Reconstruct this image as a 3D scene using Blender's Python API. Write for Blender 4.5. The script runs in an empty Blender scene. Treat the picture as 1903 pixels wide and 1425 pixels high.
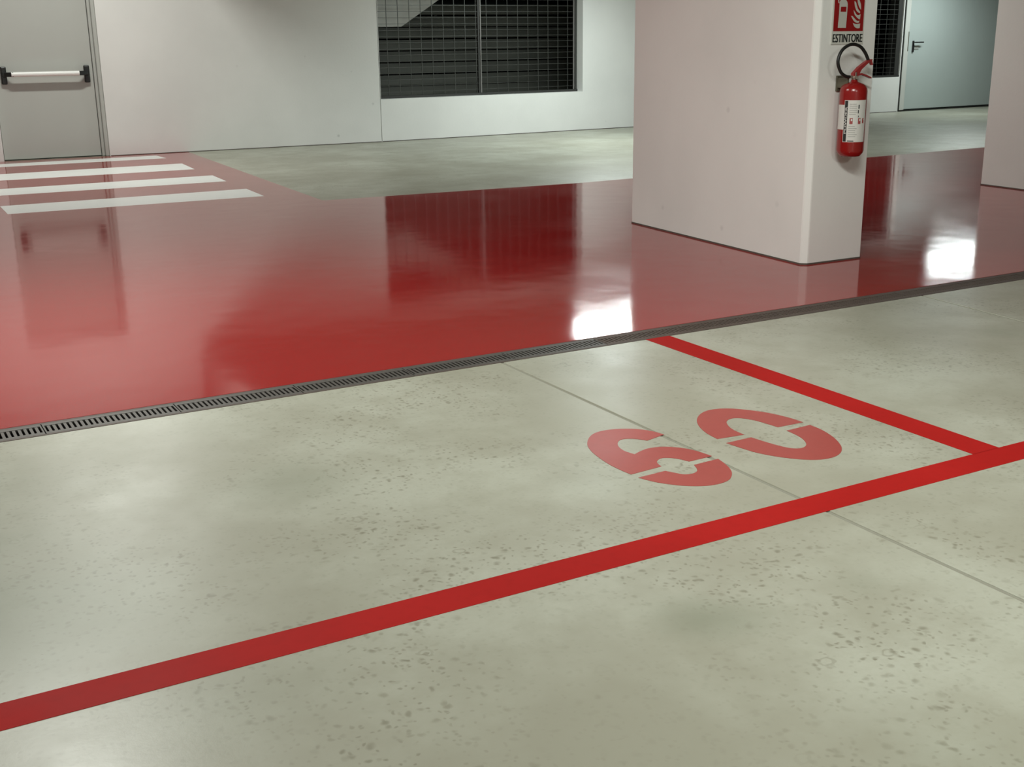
import bpy, bmesh, math, random
from mathutils import Vector, Matrix
from mathutils.geometry import tessellate_polygon
random.seed(7)
S = bpy.context.scene
COL = S.collection

# ------------------------------------------------------------------ camera
cam_d = bpy.data.cameras.new('camera')
cam = bpy.data.objects.new('camera', cam_d)
COL.objects.link(cam)
cam_d.sensor_width = 36.0
cam_d.lens = 2196.4 / 1903 * 36.0
cam_d.clip_start = 0.05
cam_d.clip_end = 200
R0 = (0.8703295, -0.4923097, -0.0125556)
R1 = (-0.1475957, -0.2364342, -0.9603720)
R2 = (0.4698319, 0.8376933, -0.2784384)
cam.matrix_world = Matrix((
    (R0[0], -R1[0], -R2[0], 0.0),
    (R0[1], -R1[1], -R2[1], 0.0),
    (R0[2], -R1[2], -R2[2], 1.38),
    (0, 0, 0, 1)))
S.camera = cam

# ------------------------------------------------------------------ world, lights, exposure
w = bpy.data.worlds.new('world')
S.world = w
w.use_nodes = True
w.node_tree.nodes['Background'].inputs['Color'].default_value = (0.8, 0.9, 1.0, 1)
w.node_tree.nodes['Background'].inputs['Strength'].default_value = 0.05
S.view_settings.view_transform = 'Standard'
S.view_settings.look = 'None'
S.view_settings.gamma = 1.0
S.view_settings.use_curve_mapping = False
S.view_settings.exposure = 0.17


def lamp(name, loc, power, size=(1.25, 0.22), rot=0.0, col=(1.0, 1.0, 0.9), spread=180, aim=None):
    d = bpy.data.lights.new(name, 'AREA')
    d.shape = 'RECTANGLE'
    d.size, d.size_y = size
    d.energy = power
    d.color = col
    d.spread = math.radians(spread)
    o = bpy.data.objects.new(name, d)
    COL.objects.link(o)
    o.location = loc
    o.rotation_euler = (0, 0, rot)
    if aim:
        o.rotation_euler = (Vector(aim) - Vector(loc)).to_track_quat('-Z', 'Y').to_euler()
    return o


WARM = (0.97, 1.0, 0.94)
COOL = (0.90, 1.0, 0.98)
lamp('tube_or_fill', (2.45, 13.8, 4.10), 114, col=WARM)
lamp('tube_or_fill', (9.5, 14.0, 2.66), 100, col=COOL, size=(1.1, 0.25))
lamp('tube_or_fill', (17.9, 15.0, 2.66), 58, col=COOL)
lamp('tube_or_fill', (8.3, 11.6, 2.66), 50, col=COOL)
lamp('tube_or_fill', (14.5, 9.0, 2.66), 70, col=COOL)
lamp('tube_or_fill', (7.9, 8.5, 2.66), 18, col=WARM)  # added fill, hidden behind the first pillar, lights the second pillar
lamp('tube_or_fill', (0.6, 6.2, 3.20), 104, col=WARM, rot=math.pi/2)  # added fill to whiten the side face of the first pillar
lamp('tube_or_fill', (2.4, 2.6, 2.95), 66, col=WARM, aim=(5.2, 5.5, 0.5))  # side follows the extinguisher shadow; tilt added to brighten the pillar front
lamp('tube_or_fill', (1.9, 1.2, 3.30), 48, col=WARM)  # gentle fill added for the near concrete
lamp('tube_or_fill', (-3.2, 0.5, 4.00), 45, col=WARM, rot=math.pi/2)  # added fill over the left foreground
lamp('tube_or_fill', (2.8, -1.4, 2.9), 130, col=WARM, rot=math.pi/2)  # fill added behind the camera to reach the pillar front

# ------------------------------------------------------------------ materials
def newmat(name):
    m = bpy.data.materials.new(name)
    m.use_nodes = True
    nt = m.node_tree
    return m, nt, nt.nodes['Principled BSDF']


def plain(name, col, rough=0.5, metal=0.0, spec=0.5, bump=0.0, bscale=60, var=0.08):
    m, nt, b = newmat(name)
    b.inputs['Roughness'].default_value = rough
    b.inputs['Metallic'].default_value = metal
    b.inputs['Specular IOR Level'].default_value = spec
    tc = nt.nodes.new('ShaderNodeTexCoord')
    n = nt.nodes.new('ShaderNodeTexNoise')
    n.inputs['Scale'].default_value = bscale
    n.inputs['Detail'].default_value = 4
    nt.links.new(tc.outputs['Object'], n.inputs['Vector'])
    mx = nt.nodes.new('ShaderNodeMix')
    mx.data_type = 'RGBA'
    mx.inputs['A'].default_value = (*[c * (1 - var) for c in col], 1)
    mx.inputs['B'].default_value = (*[min(1, c * (1 + var)) for c in col], 1)
    nt.links.new(n.outputs['Fac'], mx.inputs['Factor'])
    nt.links.new(mx.outputs['Result'], b.inputs['Base Color'])
    if bump:
        bp = nt.nodes.new('ShaderNodeBump')
        bp.inputs['Strength'].default_value = bump
        bp.inputs['Distance'].default_value = 0.004
        nt.links.new(n.outputs['Fac'], bp.inputs['Height'])
        nt.links.new(bp.outputs['Normal'], b.inputs['Normal'])
    return m


def N(nt, kind, **kw):
    n = nt.nodes.new(kind)
    for k, v in kw.items():
        if k in n.inputs:
            n.inputs[k].default_value = v
        else:
            setattr(n, k, v)
    return n


def mixc(nt, fac, a, b, blend='MIX'):
    mx = nt.nodes.new('ShaderNodeMix')
    mx.data_type = 'RGBA'
    mx.blend_type = blend
    for s, v in (('Factor', fac), ('A', a), ('B', b)):
        if isinstance(v, (tuple, float, int)):
            mx.inputs[s].default_value = (*v, 1) if isinstance(v, tuple) else v
        else:
            nt.links.new(v, mx.inputs[s])
    return mx.outputs['Result']


def ramp(nt, src, p0, p1, v0=0.0, v1=1.0):
    r = nt.nodes.new('ShaderNodeMapRange')
    r.interpolation_type = 'SMOOTHSTEP'
    r.inputs['From Min'].default_value = p0
    r.inputs['From Max'].default_value = p1
    r.inputs['To Min'].default_value = v0
    r.inputs['To Max'].default_value = v1
    nt.links.new(src, r.inputs['Value'])
    return r.outputs['Result']


def math2(nt, op, a, b):
    m = nt.nodes.new('ShaderNodeMath')
    m.operation = op
    for i, v in enumerate((a, b)):
        if isinstance(v, (float, int)):
            m.inputs[i].default_value = v
        else:
            nt.links.new(v, m.inputs[i])
    return m.outputs[0]


def concrete_mat():
    m, nt, b = newmat('polished_concrete')
    tc = N(nt, 'ShaderNodeTexCoord')
    P = tc.outputs['Object']
    L = nt.links

    def noise(scale, detail=4, rough=0.55, vec=P):
        n = N(nt, 'ShaderNodeTexNoise', Scale=scale, Detail=detail, Roughness=rough)
        L.new(vec, n.inputs['Vector'])
        return n.outputs['Fac']
    big = noise(0.95, 5, 0.6)
    mid = noise(3.5, 6, 0.62)
    fine = noise(55, 5, 0.7)
    c = mixc(nt, ramp(nt, big, 0.36, 0.66), (0.325, 0.317, 0.248), (0.436, 0.443, 0.365))
    c = mixc(nt, ramp(nt, mid, 0.42, 0.70, 0.0, 0.60), c, (0.315, 0.308, 0.238))
    c = mixc(nt, ramp(nt, fine, 0.35, 0.75, 0.0, 0.22), c, (0.33, 0.32, 0.24))
    # small dark pits and marks, clustered
    mp = N(nt, 'ShaderNodeMapping')
    mp.inputs['Scale'].default_value = (1.0, 1.0, 1.0)
    L.new(P, mp.inputs['Vector'])
    wob = N(nt, 'ShaderNodeTexNoise', Scale=22.0, Detail=2.0)
    L.new(P, wob.inputs['Vector'])
    wv = N(nt, 'ShaderNodeVectorMath', operation='MULTIPLY_ADD')
    wv.inputs[1].default_value = (0.035, 0.035, 0.0)
    L.new(wob.outputs['Color'], wv.inputs[0])
    L.new(mp.outputs['Vector'], wv.inputs[2])
    clus = ramp(nt, noise(1.8, 3), 0.42, 0.62)
    for sc, r0, r1, amt, ring in ((20.0, 0.04, 0.28, 0.68, 0), (11.0, 0.02, 0.14, 0.60, 0), (34.0, 0.06, 0.34, 0.62, 0), (60.0, 0.1, 0.4, 0.6, 0), (6.5, 0.0, 0.0, 0.35, 1)):
        v = N(nt, 'ShaderNodeTexVoronoi', Scale=sc)
        v.voronoi_dimensions = '2D'
        L.new(wv.outputs[0], v.inputs['Vector'])
        if ring:
            d = math2(nt, 'ABSOLUTE', math2(nt, 'SUBTRACT', v.outputs['Distance'], 0.10), 0.0)
            f = ramp(nt, d, 0.012, 0.03, 1.0, 0.0)
        else:
            f = ramp(nt, v.outputs['Distance'], r0, r1, 1.0, 0.0)
        sep = N(nt, 'ShaderNodeSeparateColor')
        L.new(v.outputs['Color'], sep.inputs[0])
        f = math2(nt, 'MULTIPLY', f, ramp(nt, sep.outputs[0], 0.62, 0.95))
        f = math2(nt, 'MULTIPLY', f, math2(nt, 'ADD', 0.25, clus))
        f = math2(nt, 'MULTIPLY', f, amt)
        c = mixc(nt, f, c, (0.215, 0.205, 0.150))
    # soft stains at set places; the left ones also darken the overlit floor
    for (x, y, r, a) in ((1.71, 2.10, 0.16, 0.7), (1.84, 2.06, 0.12, 0.3), (1.16, 3.55, 0.26, 0.42), (2.33, 2.50, 0.13, 0.25),
                         (0.15, 3.0, 0.6, 0.75), (0.05, 3.5, 0.5, 0.5), (0.30, 4.0, 0.35, 0.3), (0.62, 2.35, 0.3, 0.25), (4.80, 3.69, 0.16, 0.40), (2.08, 3.0, 0.25, 0.18), (4.2, 2.75, 0.3, 0.25), (1.75, 1.25, 0.4, 0.3),
                         (3.9, 4.2, 0.5, 0.2), (2.2, 2.05, 0.10, 0.2)):
        vm = N(nt, 'ShaderNodeVectorMath', operation='DISTANCE')
        L.new(wv.outputs[0], vm.inputs[0])
        vm.inputs[1].default_value = (x, y, 0)
        dd = math2(nt, 'ADD', vm.outputs['Value'], math2(nt, 'MULTIPLY', mid, r * 0.9))
        f = ramp(nt, dd, r * 0.45, r * 1.6, a, 0.0)
        c = mixc(nt, f, c, (0.235, 0.245, 0.180))
    L.new(c, b.inputs['Base Color'])
    L.new(ramp(nt, mid, 0.3, 0.7, 0.33, 0.39), b.inputs['Roughness'])
    b.inputs['Specular IOR Level'].default_value = 0.5
    bp = N(nt, 'ShaderNodeBump', Strength=0.12, Distance=0.002)
    L.new(fine, bp.inputs['Height'])
    L.new(bp.outputs['Normal'], b.inputs['Normal'])
    return m


def epoxy_mat(name, c1, c2, rough0, rough1, bump=0.35, smooth=False, ior=1.5, spec=0.5, fleck=0.2):
    m, nt, b = newmat(name)
    L = nt.links
    tc = N(nt, 'ShaderNodeTexCoord')
    P = tc.outputs['Object']
    n1 = N(nt, 'ShaderNodeTexNoise', Scale=1.6, Detail=5.0)
    L.new(P, n1.inputs['Vector'])
    n2 = N(nt, 'ShaderNodeTexNoise', Scale=30.0, Detail=4.0)
    L.new(P, n2.inputs['Vector'])
    n4 = N(nt, 'ShaderNodeTexNoise', Scale=0.5, Detail=0.0)
    L.new(P, n4.inputs['Vector'])
    c = mixc(nt, n4.outputs['Fac'] if smooth else ramp(nt, n1.outputs['Fac'], 0.35, 0.7), c1, c2)
    if not smooth:
        c = mixc(nt, ramp(nt, n2.outputs['Fac'], 0.4, 0.8, 0.0, 0.15), c, tuple(x * 0.6 for x in c1))
    if smooth:
        # very fine pigment flecks, far below a millimetre
        wn = N(nt, 'ShaderNodeTexWhiteNoise')
        wn.noise_dimensions = '3D'
        sc = N(nt, 'ShaderNodeVectorMath', operation='SCALE')
        sc.inputs['Scale'].default_value = 3000.0
        L.new(P, sc.inputs[0])
        L.new(sc.outputs[0], wn.inputs['Vector'])
        fl = math2(nt, 'ADD', math2(nt, 'MULTIPLY', wn.outputs['Value'], fleck), 1.0 - fleck / 2)
        vs = N(nt, 'ShaderNodeVectorMath', operation='SCALE')
        L.new(c, vs.inputs[0])
        L.new(fl, vs.inputs['Scale'])
        c = vs.outputs[0]
    L.new(c, b.inputs['Base Color'])
    L.new(ramp(nt, n1.outputs['Fac'], 0.3, 0.7, rough0, rough1), b.inputs['Roughness'])
    # trowel ripples of the self-levelled coat
    mp = N(nt, 'ShaderNodeMapping')
    mp.inputs['Scale'].default_value = (1.0, 1.0, 1.0)
    L.new(P, mp.inputs['Vector'])
    n3 = N(nt, 'ShaderNodeTexNoise', Scale=4.5, Detail=1.0, Roughness=0.4)
    L.new(mp.outputs['Vector'], n3.inputs['Vector'])
    bp = N(nt, 'ShaderNodeBump', Strength=bump, Distance=0.0025)
    L.new(n3.outputs['Fac'], bp.inputs['Height'])
    L.new(bp.outputs['Normal'], b.inputs['Normal'])
    b.inputs['Specular IOR Level'].default_value = spec
    b.inputs['IOR'].default_value = ior
    return m


def wall_mat(name, col, speck=0.5):
    m, nt, b = newmat(name)
    L = nt.links
    tc = N(nt, 'ShaderNodeTexCoord')
    P = tc.outputs['Object']
    n1 = N(nt, 'ShaderNodeTexNoise', Scale=1.1, Detail=5.0)
    L.new(P, n1.inputs['Vector'])
    n2 = N(nt, 'ShaderNodeTexNoise', Scale=40.0, Detail=5.0)
    L.new(P, n2.inputs['Vector'])
    c = mixc(nt, ramp(nt, n1.outputs['Fac'], 0.35, 0.7), tuple(x * 0.94 for x in col), col)
    v = N(nt, 'ShaderNodeTexVoronoi', Scale=3.2)
    L.new(P, v.inputs['Vector'])
    sep = N(nt, 'ShaderNodeSeparateColor')
    L.new(v.outputs['Color'], sep.inputs[0])
    f = math2(nt, 'MULTIPLY', ramp(nt, v.outputs['Distance'], 0.03, 0.09, 1.0, 0.0), ramp(nt, sep.outputs[0], 0.5, 0.8, 0.0, speck))
    c = mixc(nt, f, c, tuple(x * 0.55 for x in col))
    L.new(c, b.inputs['Base Color'])
    b.inputs['Roughness'].default_value = 0.6
    b.inputs['Specular IOR Level'].default_value = 0.3
    bp = N(nt, 'ShaderNodeBump', Strength=0.25, Distance=0.003)
    h = math2(nt, 'SUBTRACT', n2.outputs['Fac'], math2(nt, 'MULTIPLY', f, 2.0))
    L.new(h, bp.inputs['Height'])
    L.new(bp.outputs['Normal'], b.inputs['Normal'])
    return m


M_conc = concrete_mat()
M_red = epoxy_mat('red_epoxy_coating', (0.305, 0.014, 0.013), (0.32, 0.015, 0.014), 0.070, 0.105, 0.34, smooth=True, ior=1.50, spec=0.41, fleck=1.7)
M_line = epoxy_mat('red_line_paint', (0.34, 0.009, 0.007), (0.39, 0.012, 0.010), 0.6, 0.7, 0.1, spec=0.12)
M_digit = epoxy_mat('red_stencil_paint', (0.33, 0.052, 0.042), (0.37, 0.072, 0.058), 0.32, 0.42, 0.1)
M_white = epoxy_mat('white_road_paint', (0.86, 0.87, 0.84), (0.88, 0.89, 0.86), 0.29, 0.31, 0.05, smooth=True)
M_wall = wall_mat('white_wall_paint', (0.80, 0.80, 0.77))
M_pillar = wall_mat('white_pillar_paint', (0.84, 0.84, 0.80), 0.25)
M_ceil = plain('grey_concrete_ceiling', (0.30, 0.30, 0.28), 0.8, bscale=8)
M_base = plain('dark_base_strip', (0.10, 0.085, 0.07), 0.7, var=0.4)
M_groove = plain('joint_filler', (0.24, 0.235, 0.185), 0.8)
M_channel = plain('drain_channel_dirt', (0.02, 0.018, 0.015), 0.9)
M_grate = plain('galvanised_grate_steel', (0.105, 0.095, 0.085), 0.5, 0.4, bscale=40, var=0.3)
M_rust = plain('dirty_drain_edge', (0.10, 0.075, 0.062), 0.6, 0.2, bscale=25, var=0.35)
M_door = plain('grey_door_enamel', (0.46, 0.475, 0.44), 0.42, bscale=3, var=0.03)
M_door2 = plain('pale_green_grey_enamel', (0.46, 0.52, 0.50), 0.40, bscale=3, var=0.03)
M_frame = plain('light_grey_frame_enamel', (0.60, 0.61, 0.57), 0.45, bscale=5, var=0.03)
M_black = plain('black_plastic', (0.012, 0.013, 0.012), 0.4)
M_bar = plain('satin_aluminium_bar', (0.86, 0.86, 0.83), 0.35, 0.1, var=0.02)
M_wire = plain('zinc_wire', (0.085, 0.088, 0.08), 0.5, 0.6)
M_strip = plain('dull_steel_strip', (0.22, 0.21, 0.20), 0.5, 0.3)
M_wframe = plain('dark_window_steel', (0.05, 0.05, 0.046), 0.5, 0.3)
M_louvre = plain('dark_louvre_slats', (0.15, 0.155, 0.13), 0.6, bscale=2, var=0.3)
M_void = plain('unlit_stairwell_plaster', (0.013, 0.016, 0.017), 0.9)  # near-black colour stands in for the unlit stairwell
M_stair = plain('raw_stair_concrete', (0.60, 0.60, 0.55), 0.8, bscale=6, var=0.12)
M_ext = plain('red_cylinder_enamel', (0.27, 0.010, 0.009), 0.22, spec=0.6, bscale=4, var=0.04)
M_lever = plain('red_lever_enamel', (0.30, 0.03, 0.03), 0.4, var=0.04)
M_hose = plain('black_rubber_hose', (0.010, 0.011, 0.010), 0.45)
M_brass = plain('valve_metal', (0.42, 0.36, 0.30), 0.35, 0.7)
M_olive = plain('olive_grey_bracket', (0.12, 0.11, 0.075), 0.5, 0.3)
M_label = plain('white_label_paper', (0.66, 0.655, 0.61), 0.5, bscale=30, var=0.03)
M_ink = plain('black_ink', (0.015, 0.017, 0.016), 0.6)
M_greyink = plain('grey_print', (0.33, 0.34, 0.31), 0.6)
M_redink = plain('red_print', (0.33, 0.06, 0.055), 0.6)
M_sign = plain('sign_red_film', (0.27, 0.010, 0.010), 0.4, var=0.02)
M_signw = plain('sign_off_white', (0.52, 0.52, 0.46), 0.45, var=0.02)
M_plate = plain('sign_plate_plastic', (0.60, 0.60, 0.54), 0.45, var=0.02)

# ------------------------------------------------------------------ helpers
def tag(o, label=None, cat=None, group=None, kind=None):
    if label: o['label'] = label
    if cat: o['category'] = cat
    if group: o['group'] = group
    if kind: o['kind'] = kind
    return o


def obj(name, bm, mat, parent=None, smooth=False, bevel=0.0):
    me = bpy.data.meshes.new(name)
    bmesh.ops.recalc_face_normals(bm, faces=bm.faces[:])
    bm.to_mesh(me)
    bm.free()
    me.materials.append(mat)
    if smooth:
        for p in me.polygons:
            p.use_smooth = True
    o = bpy.data.objects.new(name, me)
    COL.objects.link(o)
    if parent is not None:
        o.parent = parent
        o.matrix_parent_inverse = parent_world(parent).inverted()
    if bevel:
        md = o.modifiers.new('bevel', 'BEVEL')
        md.width = bevel
        md.segments = 2
        md.limit_method = 'ANGLE'
    return o


def parent_world(p):
    m = p.matrix_basis.copy()
    if p.parent is not None:
        m = parent_world(p.parent) @ p.matrix_parent_inverse @ m
    return m


def empty(name, loc=(0, 0, 0)):
    o = bpy.data.objects.new(name, None)
    COL.objects.link(o)
    o.location = loc
    o.empty_display_size = 0.1
    return o


def BM():
    return bmesh.new()


def prism(bm, poly, z0, z1, T=None):
    """vertical prism over a 2-D polygon; T maps (u, d, z) to the world"""
    T = T or (lambda a, b, c: (a, b, c))
    lo = [bm.verts.new(T(x, y, z0)) for x, y in poly]
    hi = [bm.verts.new(T(x, y, z1)) for x, y in poly]
    n = len(poly)
    bm.faces.new(lo[::-1])
    bm.faces.new(hi)
    for i in range(n):
        bm.faces.new((lo[i], lo[(i + 1) % n], hi[(i + 1) % n], hi[i]))
    return bm


def box(bm, u0, u1, d0, d1, z0, z1, T=None):
    return prism(bm, [(u0, d0), (u1, d0), (u1, d1), (u0, d1)], z0, z1, T)


def tube(bm, pts, r, seg=12, closed_ends=True, r1=None):
    pts = [Vector(p) for p in pts]
    n = len(pts)
    up = Vector((0, 0, 1))
    rings = []
    prev = None
    for i, p in enumerate(pts):
        t = (pts[min(i + 1, n - 1)] - pts[max(i - 1, 0)]).normalized()
        if prev is None:
            a = t.cross(up)
            if a.length < 1e-3:
                a = t.cross(Vector((1, 0, 0)))
            a.normalize()
        else:
            a = prev - t * prev.dot(t)
            a.normalize()
        prev = a
        b = t.cross(a)
        rr = r if r1 is None else r + (r1 - r) * i / (n - 1)
        rings.append([bm.verts.new(p + (a * math.cos(k * 2 * math.pi / seg) + b * math.sin(k * 2 * math.pi / seg)) * rr) for k in range(seg)])
    for i in range(n - 1):
        for k in range(seg):
            bm.faces.new((rings[i][k], rings[i][(k + 1) % seg], rings[i + 1][(k + 1) % seg], rings[i + 1][k]))
    if closed_ends:
        bm.faces.new(rings[0][::-1])
        bm.faces.new(rings[-1])
    return bm


def lathe(bm, c, prof, seg=48):
    rings = []
    for r, z in prof:
        if r < 1e-5:
            rings.append([bm.verts.new((c[0], c[1], z))])
        else:
            rings.append([bm.verts.new((c[0] + r * math.cos(k * 2 * math.pi / seg), c[1] + r * math.sin(k * 2 * math.pi / seg), z)) for k in range(seg)])
    for a, b in zip(rings, rings[1:]):
        for k in range(seg):
            k2 = (k + 1) % seg
            if len(a) == 1:
                bm.faces.new((a[0], b[k2], b[k]))
            elif len(b) == 1:
                bm.faces.new((a[k], a[k2], b[0]))
            else:
                bm.faces.new((a[k], a[k2], b[k2], b[k]))
    return bm


def smooth_run(pts, n=5):
    """Catmull-Rom through the points"""
    P = [Vector(p) for p in pts]
    out = []
    for i in range(len(P) - 1):
        p0 = P[max(i - 1, 0)]
        p1, p2 = P[i], P[i + 1]
        p3 = P[min(i + 2, len(P) - 1)]
        for k in range(n):
            t = k / n
            out.append(0.5 * ((2 * p1) + (p2 - p0) * t + (2 * p0 - 5 * p1 + 4 * p2 - p3) * t * t + (3 * p1 - p0 - 3 * p2 + p3) * t ** 3))
    out.append(P[-1])
    return out


def frame_of(ax, ay, bx, by):
    L = math.hypot(bx - ax, by - ay)
    ux, uy = (bx - ax) / L, (by - ay) / L
    return lambda u, d, z: (ax + ux * u - uy * d, ay + uy * u + ux * d, z)


H_CEIL = 4.6
# the two planes of the back wall; u ~ world X (left) and X - 6.86 (right)
TL = frame_of(0.0, 16.335, 6.86, 16.05)
TR = frame_of(6.86, 16.05, 20.2, 16.44)

# ================================================================== SETTING
# floor: near slabs, drain channel, far slab
floor = tag(empty('floor'), kind='structure')
bm = BM()
box(bm, -8, 24, -6, 4.470, -0.20, -0.003)
box(bm, -8, 24, 4.470, 4.630, -0.20, -0.07)
box(bm, -8, 24, 4.630, 17.2, -0.20, -0.012)
obj('bedding', bm, M_groove, floor)
xs = [-8, -5.26, -2.68, -0.10]
edges = [(-8, -8), (-5.26, -5.26), (-2.68, -2.68), (-0.10, -0.10), (2.457, 2.457), (4.99 - 0.12, 5.11), (7.60, 7.60), (10.2, 10.2), (12.8, 12.8), (15.4, 15.4), (18.0, 18.0), (24, 24)]
GAP = 0.007
for (a0, a1), (b0, b1) in zip(edges, edges[1:]):
    bm = BM()
    e = GAP
    # (x at Y=2.0, x at Y=4.47) of both long edges, carried on to Y=-6
    def xe(p, q, Y):
        return p + (q - p) * (Y - 2.0) / 2.47
    prism(bm, [(xe(a0, a1, -6) + e, -6), (xe(b0, b1, -6) - e, -6), (xe(b0, b1, 4.469) - e, 4.469), (xe(a0, a1, 4.469) + e, 4.469)], -0.012, 0.0)
    obj('slab', bm, M_conc, floor, bevel=0.003)
bm = BM()
prism(bm, [(-8, 4.63), (24, 4.63), (24, 16.6), (6.86, 16.3), (-8, 16.9)], -0.012, 0.0)
obj('slab', bm, M_conc, floor)
bm = BM()
prism(bm, [(-8, 4.632), (24, 4.632), (24, 10.42), (12.85, 10.36), (10.61, 10.27), (6.50, 10.07), (3.81, 10.28), (4.128, 16.160), (-8, 16.667)], 0.0, 0.002)
obj('red_coating', bm, M_red, floor)

# channel edge rails
for y0, y1, m, n in ((4.470, 4.482, M_rust, 'channel_edge'), (4.616, 4.631, M_rust, 'channel_edge')):
    bm = BM()
    box(bm, -8, 24, y0, y1, -0.03, 0.001)
    obj(n, bm, m, floor)
bm = BM()
box(bm, -8, 24, 4.482, 4.616, -0.069, -0.06)
obj('channel_bottom', bm, M_channel, floor)

# back wall -------------------------------------------------------
D1a, D1b, D1h = 1.843, 3.125, 2.36        # door 1 opening (u = X)
W1a, W1b, W1z0, W1z1 = 0.055, 3.548, 0.598, 2.42   # window 1 opening (u = X - 6.86)
W2a, W2b, W2z0 = 8.3, 10.735, 0.638
D2a, D2b, D2h = 10.77, 13.75, 2.45
TH = 0.24
bm = BM()
box(bm, -8.2, D1a, 0, TH, -0.1, H_CEIL, TL)
box(bm, D1a, D1b, 0, TH, D1h, H_CEIL, TL)
box(bm, D1b, 6.905, 0, TH, -0.1, H_CEIL, TL)
box(bm, D1a - 0.1, D1b + 0.1, TH, TH + 0.05, -0.1, D1h + 0.1, TL)
box(bm, 0.050, W1a, 0, TH, -0.1, H_CEIL, TR)
box(bm, W1a, W1b, 0, TH, -0.1, W1z0, TR)
box(bm, W1a, W1b, 0, TH, W1z1, H_CEIL, TR)
box(bm, W1b, W2a, 0, TH, -0.1, H_CEIL, TR)
box(bm, W2a, W2b, 0, TH, -0.1, W2z0, TR)
box(bm, W2a, W2b, 0, TH, W1z1, H_CEIL, TR)
box(bm, W2b, D2a, 0, TH, -0.1, H_CEIL, TR)
box(bm, D2a, D2b, 0, TH, D2h, H_CEIL, TR)
box(bm, D2a - 0.05, D2b + 0.1, TH, TH + 0.05, -0.1, D2h + 0.1, TR)
box(bm, D2b, 17.6, 0, TH, -0.1, H_CEIL, TR)
tag(obj('wall_back', bm, M_wall), kind='structure')
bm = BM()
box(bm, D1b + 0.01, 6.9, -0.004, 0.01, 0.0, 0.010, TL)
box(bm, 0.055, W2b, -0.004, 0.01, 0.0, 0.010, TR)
tag(obj('trim_1', bm, M_base), kind='structure')  # thin dark strip along the foot of the back wall
bm = BM(); box(bm, -8.2, -8.0, -6, 16.8, -0.1, H_CEIL)
tag(obj('wall_left', bm, M_wall), kind='structure')
bm = BM(); box(bm, 24.0, 24.2, -6, 16.8, -0.1, H_CEIL)
tag(obj('wall_right', bm, M_wall), kind='structure')
bm = BM(); box(bm, -8.2, 24.2, -6.2, -6.0, -0.1, H_CEIL)
tag(obj('wall_front', bm, M_wall), kind='structure')
bm = BM(); box(bm, -8.2, 24.2, -6.2, 20.2, H_CEIL, H_CEIL + 0.2)
ceil = tag(obj('ceiling', bm, M_ceil), kind='structure')
bm = BM(); box(bm, 4.02, 24.0, -6.0, 16.0, 2.75, H_CEIL)
obj('lowered_slab', bm, M_ceil, ceil)

# stairwell behind the back wall -----------------------------------
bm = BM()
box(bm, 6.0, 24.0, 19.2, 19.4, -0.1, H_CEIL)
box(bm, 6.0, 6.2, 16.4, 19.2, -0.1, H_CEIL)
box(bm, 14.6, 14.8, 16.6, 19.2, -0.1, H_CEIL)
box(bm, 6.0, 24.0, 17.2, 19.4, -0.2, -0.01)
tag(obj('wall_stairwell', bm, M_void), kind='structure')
# dark louvred screen standing in the stairwell
scr = tag(empty('louvred_screen', (10.2, 18.9, 0)), 'dark horizontal slatted screen behind the large mesh window', 'screen')
for x in (7.2, 9.2, 11.2, 13.2):
    obj('post', box(BM(), x, x + 0.05, 18.93, 19.0, 0.0, 2.0), M_wframe, scr)
z = 0.1
while z < 1.9:
    bm = BM()
    sag = random.uniform(-0.006, 0.006)
    prism(bm, [(0.0, 0.0), (0.10, 0.16), (0.115, 0.15), (0.015, -0.01)], 7.2, 13.2, lambda a, b, c, z=z + sag: (c, 18.92 - a * 0.55, z + 0.17 - b))
    obj('slat', bm, M_louvre, scr)
    z += 0.19
# stair flight
bm = BM()
nst = 8
prof = [(6.3, 1.61), (7.93, 1.61), (10.45, 3.14), (10.45, 3.6)]
x, zz = 10.25, 3.55
steps = []
for k in range(nst):
    steps += [(x, zz), (x, zz - 0.17)]
    x -= 0.28
    zz -= 0.17
prof += steps + [(x, zz), (6.3, zz)]
prism(bm, prof, 17.5, 18.7, lambda a, b, c: (a, c, b))
st = tag(obj('stair_flight', bm, M_stair), 'raw concrete stair flight rising behind the upper left of the large mesh window', 'stairs')

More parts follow.
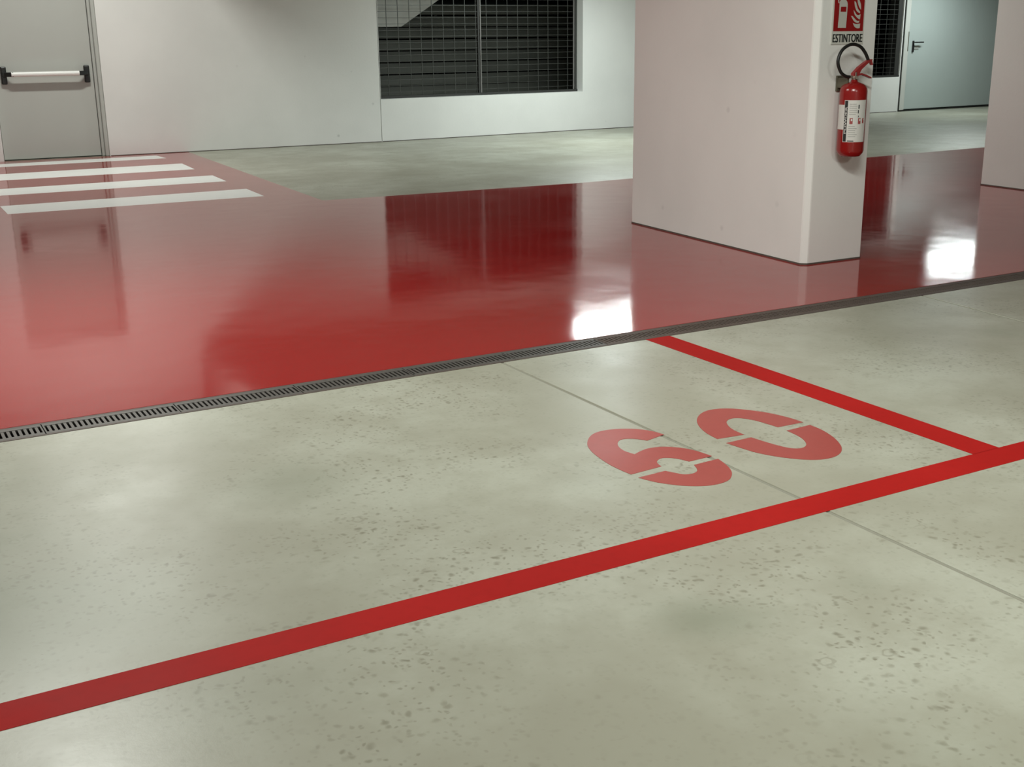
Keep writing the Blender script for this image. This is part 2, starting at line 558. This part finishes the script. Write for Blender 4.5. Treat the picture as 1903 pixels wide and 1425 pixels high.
# ================================================================== WINDOWS
def mesh_window(name, T, ua, ub, z0, z1, posts, pitch_u=0.183, pitch_z=0.086, u_first=None, dep=0.165, rpost=0.035):
    win = tag(empty(name), kind='structure')
    d0, d1 = dep, dep + 0.04
    bm = BM()
    box(bm, ua, ub, d0 - 0.02, d1 + 0.02, z0, z0 + 0.035, T)
    box(bm, ua, ub, d0, d1, z1 - 0.04, z1, T)
    for p0, p1 in ((ua, ua + 0.035), (ub - rpost, ub)):
        box(bm, p0, p1, d0, d1 if p0 == ua else max(d1, 0.235 if rpost > 0.1 else d1), z0 + 0.035, z1 - 0.04, T)
    obj('window_frame', bm, M_wframe, win)
    for p in posts:
        bm = BM(); box(bm, p - 0.022, p + 0.010, d0, d1, z0 + 0.035, z1 - 0.04, T)
        pm = obj('mullion', bm, M_wframe, win)
        bm = BM(); box(bm, p + 0.010, p + 0.026, d0 - 0.012, d1, z0 + 0.035, z1 - 0.04, T)
        obj('flat_bar', bm, M_strip, pm)
    u = (u_first if u_first is not None else ua + 0.035 + pitch_u)
    while u < ub - 0.06:
        bm = BM(); box(bm, u - 0.004, u + 0.004, dep + 0.015, dep + 0.023, z0 + 0.035, z1 - 0.04, T)
        obj('vertical_wire', bm, M_wire, win)
        u += pitch_u
    z = z0 + 0.035 + pitch_z * 0.6
    while z < z1 - 0.05:
        bm = BM(); box(bm, ua + 0.035, ub - 0.035, dep + 0.010, dep + 0.015, z - 0.0028, z + 0.0028, T)
        obj('horizontal_wire', bm, M_wire, win)
        z += pitch_z
    return win


w1 = mesh_window('window_1', TR, W1a, W1b, W1z0, W1z1, [1.785])
bm = BM(); box(bm, W1b - 0.075, W1b - 0.055, 0.155, 0.165, W1z0 + 0.035, W1z1 - 0.04, TR)
obj('flat_bar', bm, M_strip, w1)
w2 = mesh_window('window_2', TR, W2a, W2b, W2z0, W1z1, [], dep=0.03, rpost=0.11)

# ================================================================== DOOR 1 (panic bar)
d1 = tag(empty('door_1'), kind='structure')
LD = 0.075
bm = BM(); box(bm, D1a + 0.01, 3.030, LD, LD + 0.055, 0.012, D1h - 0.05, TL)
obj('door_leaf', bm, M_door, d1, bevel=0.004)
bm = BM()
box(bm, 3.036, 3.075, LD - 0.025, LD + 0.09, 0.0, D1h, TL)
box(bm, 3.075, D1b + 0.0, LD - 0.065, LD + 0.09, 0.0, D1h, TL)
box(bm, D1a, 3.036, LD - 0.03, LD + 0.09, D1h - 0.045, D1h, TL)
obj('door_frame', bm, M_door, d1, bevel=0.012)
bm = BM(); box(bm, D1a, D1b, LD + 0.02, 0.235, -0.001, 0.008, TL)
obj('threshold_or_shade', bm, M_wframe, d1)
pb = obj('panic_bar', tube(BM(), [TL(2.045, LD - 0.125, 1.055), TL(2.848, LD - 0.125, 1.055)], 0.030, 16), M_bar, d1, smooth=False)
for ub, s in ((1.965, 1), (2.952, -1)):
    bm = BM()
    box(bm, ub - 0.034, ub + 0.034, LD - 0.05, LD + 0.001, 0.935, 1.150, TL)
    obj('bar_housing', bm, M_black, pb, bevel=0.014)
    bm = BM()
    poly = [(ub - 0.02 * s, LD - 0.045), (ub + 0.025 * s, LD - 0.045), (ub + 0.105 * s, LD - 0.102), (ub + 0.105 * s, LD - 0.152), (ub - 0.0 * s, LD - 0.105)]
    prism(bm, poly, 1.028, 1.082, TL)
    obj('bar_arm', bm, M_black, pb, bevel=0.008)

# ================================================================== DOOR 2 (far right)
d2 = tag(empty('door_2'), kind='structure')
bm = BM(); box(bm, 10.945, D2b - 0.05, 0.02, 0.07, 0.035, D2h - 0.05, TR)
obj('door_leaf', bm, M_door2, d2, bevel=0.004)
bm = BM()
box(bm, 10.785, 10.885, -0.020, 0.10, 0.025, D2h + 0.05, TR)
box(bm, 10.885, 10.935, 0.005, 0.10, 0.025, D2h, TR)
box(bm, D2b - 0.045, D2b + 0.05, -0.02, 0.10, 0.0, D2h, TR)
box(bm, 10.80, D2b, -0.02, 0.10, D2h - 0.045, D2h + 0.05, TR)
obj('door_frame', bm, M_frame, d2, bevel=0.008)
bm = BM()
box(bm, 10.77, D2b, 0.0, 0.22, -0.001, 0.022, TR)
box(bm, 10.76, 10.783, -0.01, 0.06, 0.0, D2h, TR)  # black upright strip stands in for the shadow left of the frame
obj('threshold_or_shade', bm, M_black, d2)
bm = BM()
box(bm, 11.045, 11.085, -0.002, 0.02, 1.075, 1.285, TR)
hp = obj('handle_plate', bm, M_black, d2, bevel=0.006)
bm = BM()
tube(bm, [TR(11.065, 0.0, 1.255), TR(11.065, -0.05, 1.255)], 0.011, 10)
box(bm, 11.055, 11.275, -0.062, -0.044, 1.244, 1.268, TR)
obj('handle_lever', bm, M_black, hp, bevel=0.004)
bm = BM()
box(bm, 11.10, 11.22, 0.010, 0.02, 1.130, 1.200, TR)
obj('grey_patch', bm, M_greyink, hp)  # small grey patch below the lever
bm = BM()
box(bm, 10.905, 10.925, 0.0, 0.012, 1.10, 1.45, TR)
obj('strike_plate', bm, M_olive, d2)

# ================================================================== PILLARS
def pillar(name, poly, label):
    bm = BM()
    prism(bm, poly, 0.0, H_CEIL)
    o = obj(name, bm, M_pillar)
    cx = sum(p[0] for p in poly) / len(poly)
    cy = sum(p[1] for p in poly) / len(poly)
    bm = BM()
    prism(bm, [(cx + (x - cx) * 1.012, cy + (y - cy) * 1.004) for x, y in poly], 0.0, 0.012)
    obj('base_strip', bm, M_base, o)  # thin dark strip around the pillar foot
    tag(o, label, 'pillar')
    return o


pillar('concrete_pillar', [(5.190, 5.530), (5.193, 5.520), (5.222, 5.496), (5.230, 5.494), (5.668, 5.489), (5.680, 5.500), (5.82, 7.567), (5.337, 7.567)],
       'white painted rectangular concrete pillar carrying the red fire extinguisher')
pillar('concrete_pillar', [(9.330, 5.25), (9.355, 5.22), (9.83, 5.215), (9.84, 5.23), (9.96, 7.705), (9.488, 7.705)],
       'white painted concrete pillar cut by the right edge of the view, bare of fittings')

# ================================================================== DRAIN GRATES
GX0, GL = 0.529, 0.5013      # joint between the first two grates in view, module length
gidx = 0
for k in range(-1, 12):
    x0 = GX0 + k * GL
    gr = empty('drain_grate', (x0 + GL / 2, 4.549, 0))
    y0, y1 = 4.483, 4.615
    a, b = x0 + 0.002, x0 + GL - 0.002
    names = {
        -1: 'grey slotted drain grate cut by the left edge of the view',
        0: 'first whole slotted drain grate from the left, whose long slots show clearest',
        1: 'slotted drain grate, third from the left end of the visible run',
        2: 'slotted drain grate, fourth from the left end of the visible run',
        3: 'slotted drain grate, fifth from the left end of the visible run',
        4: 'brown-stained drain grate, sixth from the left end of the visible run',
        5: 'dark drain grate at the end of the short red dividing line',
        6: 'dark dirt-filled drain grate, first to the right of the short red dividing line',
        7: 'dark dirt-filled drain grate, second to the right of the short red dividing line',
        8: 'dark dirt-filled drain grate, third to the right of the short red dividing line',
        9: 'dark drain grate just right of the extinguisher pillar, fourth past the short red line',
        10: 'dark drain grate, the last whole one before the right edge of the view',
        11: 'dark drain grate cut by the right edge of the view',
    }
    lab = names.get(k, 'dark dirt-filled drain grate to the right of the short red dividing line')
    grp = 'slotted drain grates along the red floor' if k <= 5 else 'dark drain grates right of the dividing line'
    tag(gr, lab, 'drain grate', grp)
    mt = M_grate if k <= 4 else M_rust
    for q in ((a, b, y0, y0 + 0.024), (a, b, y1 - 0.026, y1)):
        obj('side_rail', box(BM(), *q, -0.02, 0.001), mt, gr)
    for q in ((a, a + 0.006, y0 + 0.024, y1 - 0.026), (b - 0.006, b, y0 + 0.024, y1 - 0.026)):
        obj('end_rail', box(BM(), *q, -0.02, 0.001), mt, gr)
    nb = 25
    if k <= 3:
        me = None
        for i in range(1, nb):
            xx = a + (b - a) * i / nb
            if me is None:
                bm = BM()
                box(bm, -0.0055, 0.0055, y0 + 0.024, y1 - 0.026, -0.02, 0.0)
                o = obj('bar', bm, mt, None)
                me = o.data
            else:
                o = bpy.data.objects.new('bar', me)
                COL.objects.link(o)
            o.location = (xx, 0, 0)
            o.parent = gr
            o.matrix_parent_inverse = gr.matrix_basis.inverted()
    else:
        bm = BM()
        for i in range(1, nb):
            xx = a + (b - a) * i / nb
            box(bm, xx - 0.0055, xx + 0.0055, y0 + 0.024, y1 - 0.026, -0.02, 0.0)
        tag(obj('bars', bm, mt, gr), kind='stuff')

# ================================================================== PAINTED MARKINGS
def flat(name, poly, mat, z0=0.0, z1=0.0012, parent=None):
    bm = BM()
    lo = [bm.verts.new((x, y, z0)) for x, y in poly]
    hi = [bm.verts.new((x, y, z1)) for x, y in poly]
    n = len(poly)
    for i in range(n):
        bm.faces.new((lo[i], lo[(i + 1) % n], hi[(i + 1) % n], hi[i]))
    for t in tessellate_polygon([[Vector((x, y, 0)) for x, y in poly]]):
        bm.faces.new([hi[i] for i in t])
        bm.faces.new([lo[i] for i in reversed(t)])
    return obj(name, bm, mat, parent)


o = flat('parking_line', [(-4.0, 2.440), (3.35, 2.436), (9.0, 2.434), (9.0, 2.546), (3.37, 2.556), (0.137, 2.554), (-4.0, 2.552)], M_line)
tag(o, 'long bright red parking line painted across the pale concrete floor', 'floor marking')
o = flat('parking_line', [(3.240, 2.5545), (3.371, 2.5545), (3.382, 4.468), (3.242, 4.468)], M_line)
tag(o, 'short red dividing line from the drain to the long red line', 'floor marking')

ZEB = 'white zebra bars by the grey fire door'
bars = [
    ([(3.638, 15.87), (3.654, 15.417)], 'white zebra bar nearest the grey door, touching the wall foot'),
    ([(3.639, 14.590), (3.585, 13.806)], 'second white zebra bar from the grey door'),
    ([(3.571, 13.023), (3.530, 12.357)], 'third white zebra bar from the grey door'),
    ([(3.501, 11.577), (3.463, 10.904)], 'white zebra bar farthest from the door, nearest the drain'),
]
for i, (((xa, ya), (xb, yb)), lab) in enumerate(bars):
    ya_l = ya + 0.02
    yb_l = yb + 0.09
    xl = 1.227 if i == 3 else 1.29
    poly = [(xl - 0.012, yb_l), (xb, yb), (xa, ya), (xl, ya_l)]
    o = flat('zebra_bar', poly, M_white, 0.002, 0.0032)
    tag(o, lab, 'floor marking', ZEB)

DIG = 'red stencilled bay number'
# world outlines (metres) of the stencil pieces, from survey of the floor
R_CAM = (R0, R1, R2)


def fp(zx, zy):
    """survey point in the bay-number sheet -> floor plane"""
    px, py = 1050 + zx / 3.339, 720 + zy / 3.339
    a, b = (px - 951.5) / 2196.4, (py - 712.5) / 2196.4
    d = [R0[i] * a + R1[i] * b + R2[i] for i in range(3)]
    t = -1.38 / d[2]
    return (t * d[0], t * d[1])


six_a = [[(410, 540), (350, 515), (270, 475), (190, 420), (150, 380), (138, 345), (155, 305), (200, 278), (280, 262), (370, 257), (460, 260), (540, 272), (615, 292)],
         [(510, 330), (450, 321), (390, 318), (345, 325), (327, 345), (335, 370), (370, 395), (432, 415)],
         [(432, 415), (470, 395), (520, 378), (600, 369), (700, 373), (800, 390), (912, 426)],
         [(770, 460), (700, 443), (640, 437), (595, 440), (573, 455), (573, 470), (598, 490)]]
six_b = [[(950, 443), (1000, 480), (1030, 515), (1035, 545), (1015, 575), (960, 597), (880, 610), (780, 612), (680, 605), (560, 587), (455, 560)],
         [(622, 518), (680, 530), (740, 540), (790, 535), (817, 522), (818, 505), (800, 481)]]
zero_a = [[(945, 320), (880, 285), (835, 245), (818, 205), (835, 170), (880, 145), (950, 133), (1040, 132), (1150, 142), (1270, 160), (1390, 188), (1478, 216)],
          [(1320, 247), (1260, 228), (1170, 203), (1080, 190), (1025, 195), (1003, 213), (1015, 240), (1050, 266), (1112, 293)]]
zero_b = [[(1520, 233), (1590, 262), (1660, 305), (1705, 350), (1718, 385), (1700, 415), (1650, 437), (1560, 449), (1450, 445), (1320, 430), (1190, 405), (1080, 372), (1000, 345)],
          [(1155, 310), (1250, 340), (1340, 365), (1400, 377), (1450, 379), (1485, 370), (1497, 352), (1480, 325), (1440, 298), (1375, 268)]]
for name, pieces, lab in (('painted_digit', (six_a, six_b), 'red stencilled digit 6, left half of the bay number on the floor'),
                          ('painted_digit', (zero_a, zero_b), 'red stencilled digit 0, nearer to the short red dividing line')):
    c = fp(750, 430) if 'digit 6' in lab else fp(1270, 290)
    e = tag(empty(name, (c[0], c[1], 0)), lab, 'floor marking', DIG)
    for runs in pieces:
        poly = []
        for r in runs:
            s = smooth_run([(*fp(*p), 0) for p in r])
            for q in s:
                if not poly or (Vector(poly[-1]) - Vector((q.x, q.y))).length > 1e-4:
                    poly.append((q.x, q.y))
        flat('stencil_piece', poly, M_digit, 0.0, 0.001, parent=e)

# ================================================================== SIGN on the pillar
PY = 5.4885
sg = tag(empty('fire_extinguisher_sign', (5.435, PY, 1.33)), 'red and white sign reading ESTINTORE above the fire extinguisher', 'sign')
SX0, SX1 = 5.314, 5.557


def vface(bm, poly, y0, y1):
    """a plate standing in the X-Z plane"""
    return prism(bm, poly, y0, y1, lambda a, b, c: (a, c, b))


def vplate(name, poly, mat, y, parent, t=0.0008):
    bm = BM()
    vface(bm, poly, y - t, y)
    bmesh.ops.triangulate(bm, faces=[f for f in bm.faces if len(f.verts) > 4])
    return obj(name, bm, mat, parent)


bm = BM(); vface(bm, [(5.306, 1.334), (5.566, 1.334), (5.566, 1.672), (5.306, 1.672)], PY - 0.003, PY + 0.003)
obj('plate', bm, M_plate, sg)
Y1 = PY - 0.003
vplate('red_panel', [(SX0, 1.410), (SX1, 1.410), (SX1, 1.662), (SX0, 1.662)], M_sign, Y1, sg)


def sp(zx, zy):
    """pictogram sheet coordinates -> plate X, Z"""
    px, py = 1520 + zx / 15.833, zy / 15.833
    u = (px - 1547 - (59 - py) * 0.036) * 0.00434
    v = (59.0 - py - (px - 1547) * 0.018) * 0.00306
    return (SX0 + u, 1.410 + v)


Y2 = Y1 - 0.0008
pic = [(562, 830), (800, 830), (815, 600), (828, 350), (840, 130), (825, 60), (795, 10), (760, -20), (735, -28), (735, -75), (680, -75), (680, -28), (655, -18), (625, 10), (600, 60), (596, 200), (585, 450), (568, 700)]
vplate('cylinder_symbol', [sp(*p) for p in pic], M_signw, Y2, sg)
vplate('cylinder_symbol_band', [sp(*p) for p in [(640, 205), (800, 200), (793, 348), (630, 350)]], M_sign, Y2 - 0.0008, sg)
vplate('handle_symbol', [sp(*p) for p in [(660, -85), (830, -85), (860, -150), (845, -165), (805, -115), (700, -118), (620, -115), (600, -95)]], M_signw, Y2, sg)
hs = smooth_run([(*sp(*p), 0) for p in [(655, -92), (600, -80), (565, -20), (556, 40), (565, 100)]], 4)
he = smooth_run([(*sp(*p), 0) for p in [(590, 100), (582, 40), (592, -10), (620, -55), (660, -66)]], 4)
vplate('hose_symbol', [(p.x, p.y) for p in hs + he], M_signw, Y2, sg)
flames = [
    [[(1005, 680), (1060, 700), (1130, 712), (1225, 690)], [(1215, 830), (1130, 835), (1060, 790), (1005, 680)]],
    [[(945, 470), (990, 475), (1050, 540), (1110, 600), (1160, 618), (1200, 605)], [(1195, 660), (1140, 675), (1060, 645), (1000, 570), (945, 470)]],
    [[(1018, 290), (1060, 350), (1110, 425), (1170, 445), (1232, 410)], [(1215, 565), (1180, 560), (1110, 500), (1050, 420), (1018, 290)]],
    [[(1035, 30), (1080, 55), (1110, 150), (1150, 260), (1212, 330)], [(1212, 385), (1160, 365), (1100, 300), (1055, 170), (1035, 30)]],
    [[(1145, -160), (1180, -20), (1230, 120), (1240, 285)], [(1190, 215), (1150, 110), (1130, -20), (1145, -160)]],
]
for fl in flames:
    poly = []
    for r in fl:
        for q in smooth_run([(*sp(*p), 0) for p in r], 4):
            if not poly or (Vector(poly[-1]) - Vector((q.x, q.y))).length > 1e-5:
                poly.append((q.x, q.y))
    if (Vector(poly[0]) - Vector(poly[-1])).length < 1e-4:
        poly.pop()
    vplate('flame_symbol', poly, M_signw, Y2, sg)


def text_mesh(body, size=1.0):
    cu = bpy.data.curves.new('text', 'FONT')
    cu.body = body
    cu.size = size
    cu.resolution_u = 3
    o = bpy.data.objects.new('text', cu)
    COL.objects.link(o)
    dg = bpy.context.evaluated_depsgraph_get()
    dg.update()
    me = bpy.data.meshes.new_from_object(o.evaluated_get(dg))
    bpy.data.objects.remove(o)
    bm = BM()
    bm.from_mesh(me)
    xs_ = [v.co.x for v in bm.verts]
    ys_ = [v.co.y for v in bm.verts]
    x0, x1, y0, y1 = min(xs_), max(xs_), min(ys_), max(ys_)
    for v in bm.verts:
        v.co.x = (v.co.x - x0) / (x1 - x0)
        v.co.y = (v.co.y - y0) / (y1 - y0)
    return bm


def place_text(body, x0, x1, z0, z1, y, mat, parent, name='lettering', bold=0.0):
    bm = text_mesh(body)
    if bold:
        # a second, slightly shifted copy thickens the strokes
        g = bmesh.ops.duplicate(bm, geom=bm.verts[:] + bm.edges[:] + bm.faces[:])
        for v in [e for e in g['geom'] if isinstance(e, bmesh.types.BMVert)]:
            v.co.x += bold
    for v in bm.verts:
        v.co = Vector((x0 + v.co.x * (x1 - x0), y, z0 + v.co.y * (z1 - z0)))
    return obj(name, bm, mat, parent)


place_text('ESTINTORE', 5.313, 5.553, 1.346, 1.394, Y1 - 0.0008, M_ink, sg, bold=0.022)

# ================================================================== FIRE EXTINGUISHER
EX, EY, ER = 5.414, 5.385, 0.0815
ex = tag(empty('fire_extinguisher', (EX, EY, 0.675)), 'red fire extinguisher with white label and looped black hose hung on the pillar', 'fire extinguisher')
prof = [(0.0, 0.684), (0.045, 0.682), (0.055, 0.676), (0.060, 0.676), (0.066, 0.684), (0.076, 0.695), (ER, 0.712), (ER, 1.060), (0.079, 1.078), (0.070, 1.093), (0.055, 1.104), (0.036, 1.112), (0.022, 1.117), (0.019, 1.122), (0.019, 1.130), (0.0, 1.130)]
obj('cylinder', lathe(BM(), (EX, EY), prof), M_ext, ex, smooth=True)
vb = obj('valve', lathe(BM(), (EX, EY), [(0, 1.126), (0.016, 1.126), (0.016, 1.136), (0.022, 1.137), (0.022, 1.150), (0.014, 1.153), (0.014, 1.172), (0, 1.174)], 20), M_brass, ex, smooth=False)
bm = BM(); tube(bm, [(EX, EY, 1.146), (EX - 0.042, EY, 1.146)], 0.0085, 12)
obj('hose_fitting', bm, M_brass, vb)
bm = BM(); tube(bm, [(EX - 0.002, EY, 1.142), (EX - 0.012, EY - 0.03, 1.142)], 0.009, 14)
obj('pressure_gauge', bm, M_brass, vb)


def lever(poly, w, name):
    bm = BM()
    prism(bm, poly, EY - w / 2, EY + w / 2, lambda a, b, c: (EX + a, c, b))
    bmesh.ops.triangulate(bm, faces=[f for f in bm.faces if len(f.verts) > 4])
    return obj(name, bm, M_lever, ex, bevel=0.002)


lever([(-0.020, 1.150), (0.018, 1.150), (0.030, 1.165), (0.045, 1.187), (0.080, 1.212), (0.112, 1.232), (0.128, 1.238), (0.130, 1.246), (0.100, 1.244), (0.060, 1.224), (0.022, 1.202), (-0.002, 1.182), (-0.020, 1.168)], 0.024, 'carry_lever')
lever([(0.112, 1.240), (0.124, 1.242), (0.138, 1.214), (0.130, 1.210)], 0.022, 'lever_hook')
lever([(0.010, 1.158), (0.050, 1.166), (0.090, 1.155), (0.132, 1.140), (0.132, 1.132), (0.088, 1.146), (0.050, 1.156), (0.010, 1.148)], 0.022, 'trigger_lever')
hp_ = [(EX - 0.042, EY, 1.146), (5.335, EY - 0.005, 1.151), (5.285, EY - 0.012, 1.178), (5.256, EY - 0.015, 1.240), (5.286, EY - 0.015, 1.303), (5.358, EY - 0.013, 1.334), (5.430, EY - 0.010, 1.322), (5.478, EY - 0.006, 1.288), (5.508, EY - 0.004, 1.250), (5.520, EY, 1.232)]
obj('hose', tube(BM(), [tuple(p) for p in smooth_run(hp_, 6)], 0.0098, 12), M_hose, ex, smooth=True)
# wall bracket behind the neck
bm = BM()
box(bm, 5.366, 5.450, PY - 0.012, PY + 0.002, 1.060, 1.152)
box(bm, 5.368, 5.382, EY + 0.01, PY - 0.010, 1.080, 1.138)
obj('wall_bracket', bm, M_olive, ex, bevel=0.002)


def cyl_patch(name, a0, a1, z0, z1, r, mat, parent, seg=16):
    """patch of label on the cylinder; angles in degrees, 0 faces the camera side"""
    bm = BM()
    cols = []
    for i in range(seg + 1):
        th = math.radians(225 + a0 + (a1 - a0) * i / seg)
        x, y = EX + r * math.cos(th), EY + r * math.sin(th)
        cols.append((bm.verts.new((x, y, z0)), bm.verts.new((x, y, z1))))
    for (p, q), (s, t) in zip(cols, cols[1:]):
        bm.faces.new((p, s, t, q))
    return obj(name, bm, mat, parent, smooth=True)


lb = cyl_patch('label', -35, 66, 0.765, 1.012, ER + 0.0009, M_label, ex, 24)
cyl_patch('side_label', -78, -33, 0.838, 0.984, ER + 0.0007, M_label, ex, 14)
cyl_patch('black_strip', -33, -19.5, 0.768, 1.009, ER + 0.0014, M_ink, lb, 5)


def cyl_text(body, a_c, a_w, z0, z1, mat, vertical=False, r=ER + 0.0019, bold=0.0):
    bm = text_mesh(body)
    if bold:
        g = bmesh.ops.duplicate(bm, geom=bm.verts[:] + bm.edges[:] + bm.faces[:])
        for v in [e for e in g['geom'] if isinstance(e, bmesh.types.BMVert)]:
            v.co.x += bold
    for v in bm.verts:
        u, t = v.co.x, v.co.y
        if vertical:
            u, t = 1 - t, u
        th = math.radians(225 + a_c + (u - 0.5) * a_w)
        v.co = Vector((EX + r * math.cos(th), EY + r * math.sin(th), z0 + (z1 - z0) * t))
    return obj('lettering', bm, mat, lb)


cyl_text('POWDER', -26.2, 9.5, 0.815, 0.972, M_label, True, bold=0.01)
random.seed(3)
for i, zc in enumerate((0.990, 0.978, 0.966, 0.954, 0.942, 0.930, 0.858, 0.846, 0.834, 0.822, 0.810, 0.798)):
    cyl_patch('print_line', -12, random.uniform(14, 24), zc - 0.0022, zc + 0.0014, ER + 0.0015, M_greyink, lb, 6)
for a0, a1, z0, z1, mm in ((-9, 4, 0.872, 0.907, M_redink), (26, 38, 0.872, 0.907, M_redink), (46, 55, 0.876, 0.905, M_redink)):
    cyl_patch('hazard_symbol', a0, a1, z0, z1, ER + 0.0015, mm, lb, 4)
    cyl_patch('hazard_symbol', a0 + 5.0, a1 - 1.5, z0 + 0.018, z1 - 0.004, ER + 0.0020, M_label, lb, 3)
for a0, a1, z0, z1 in ((24, 29, 0.962, 0.985), (23, 27, 0.935, 0.955), (25, 28, 0.912, 0.922), (-14, 12, 0.769, 0.774)):
    cyl_patch('print_mark', a0, a1, z0, z1, ER + 0.0016, M_ink, lb, 3)
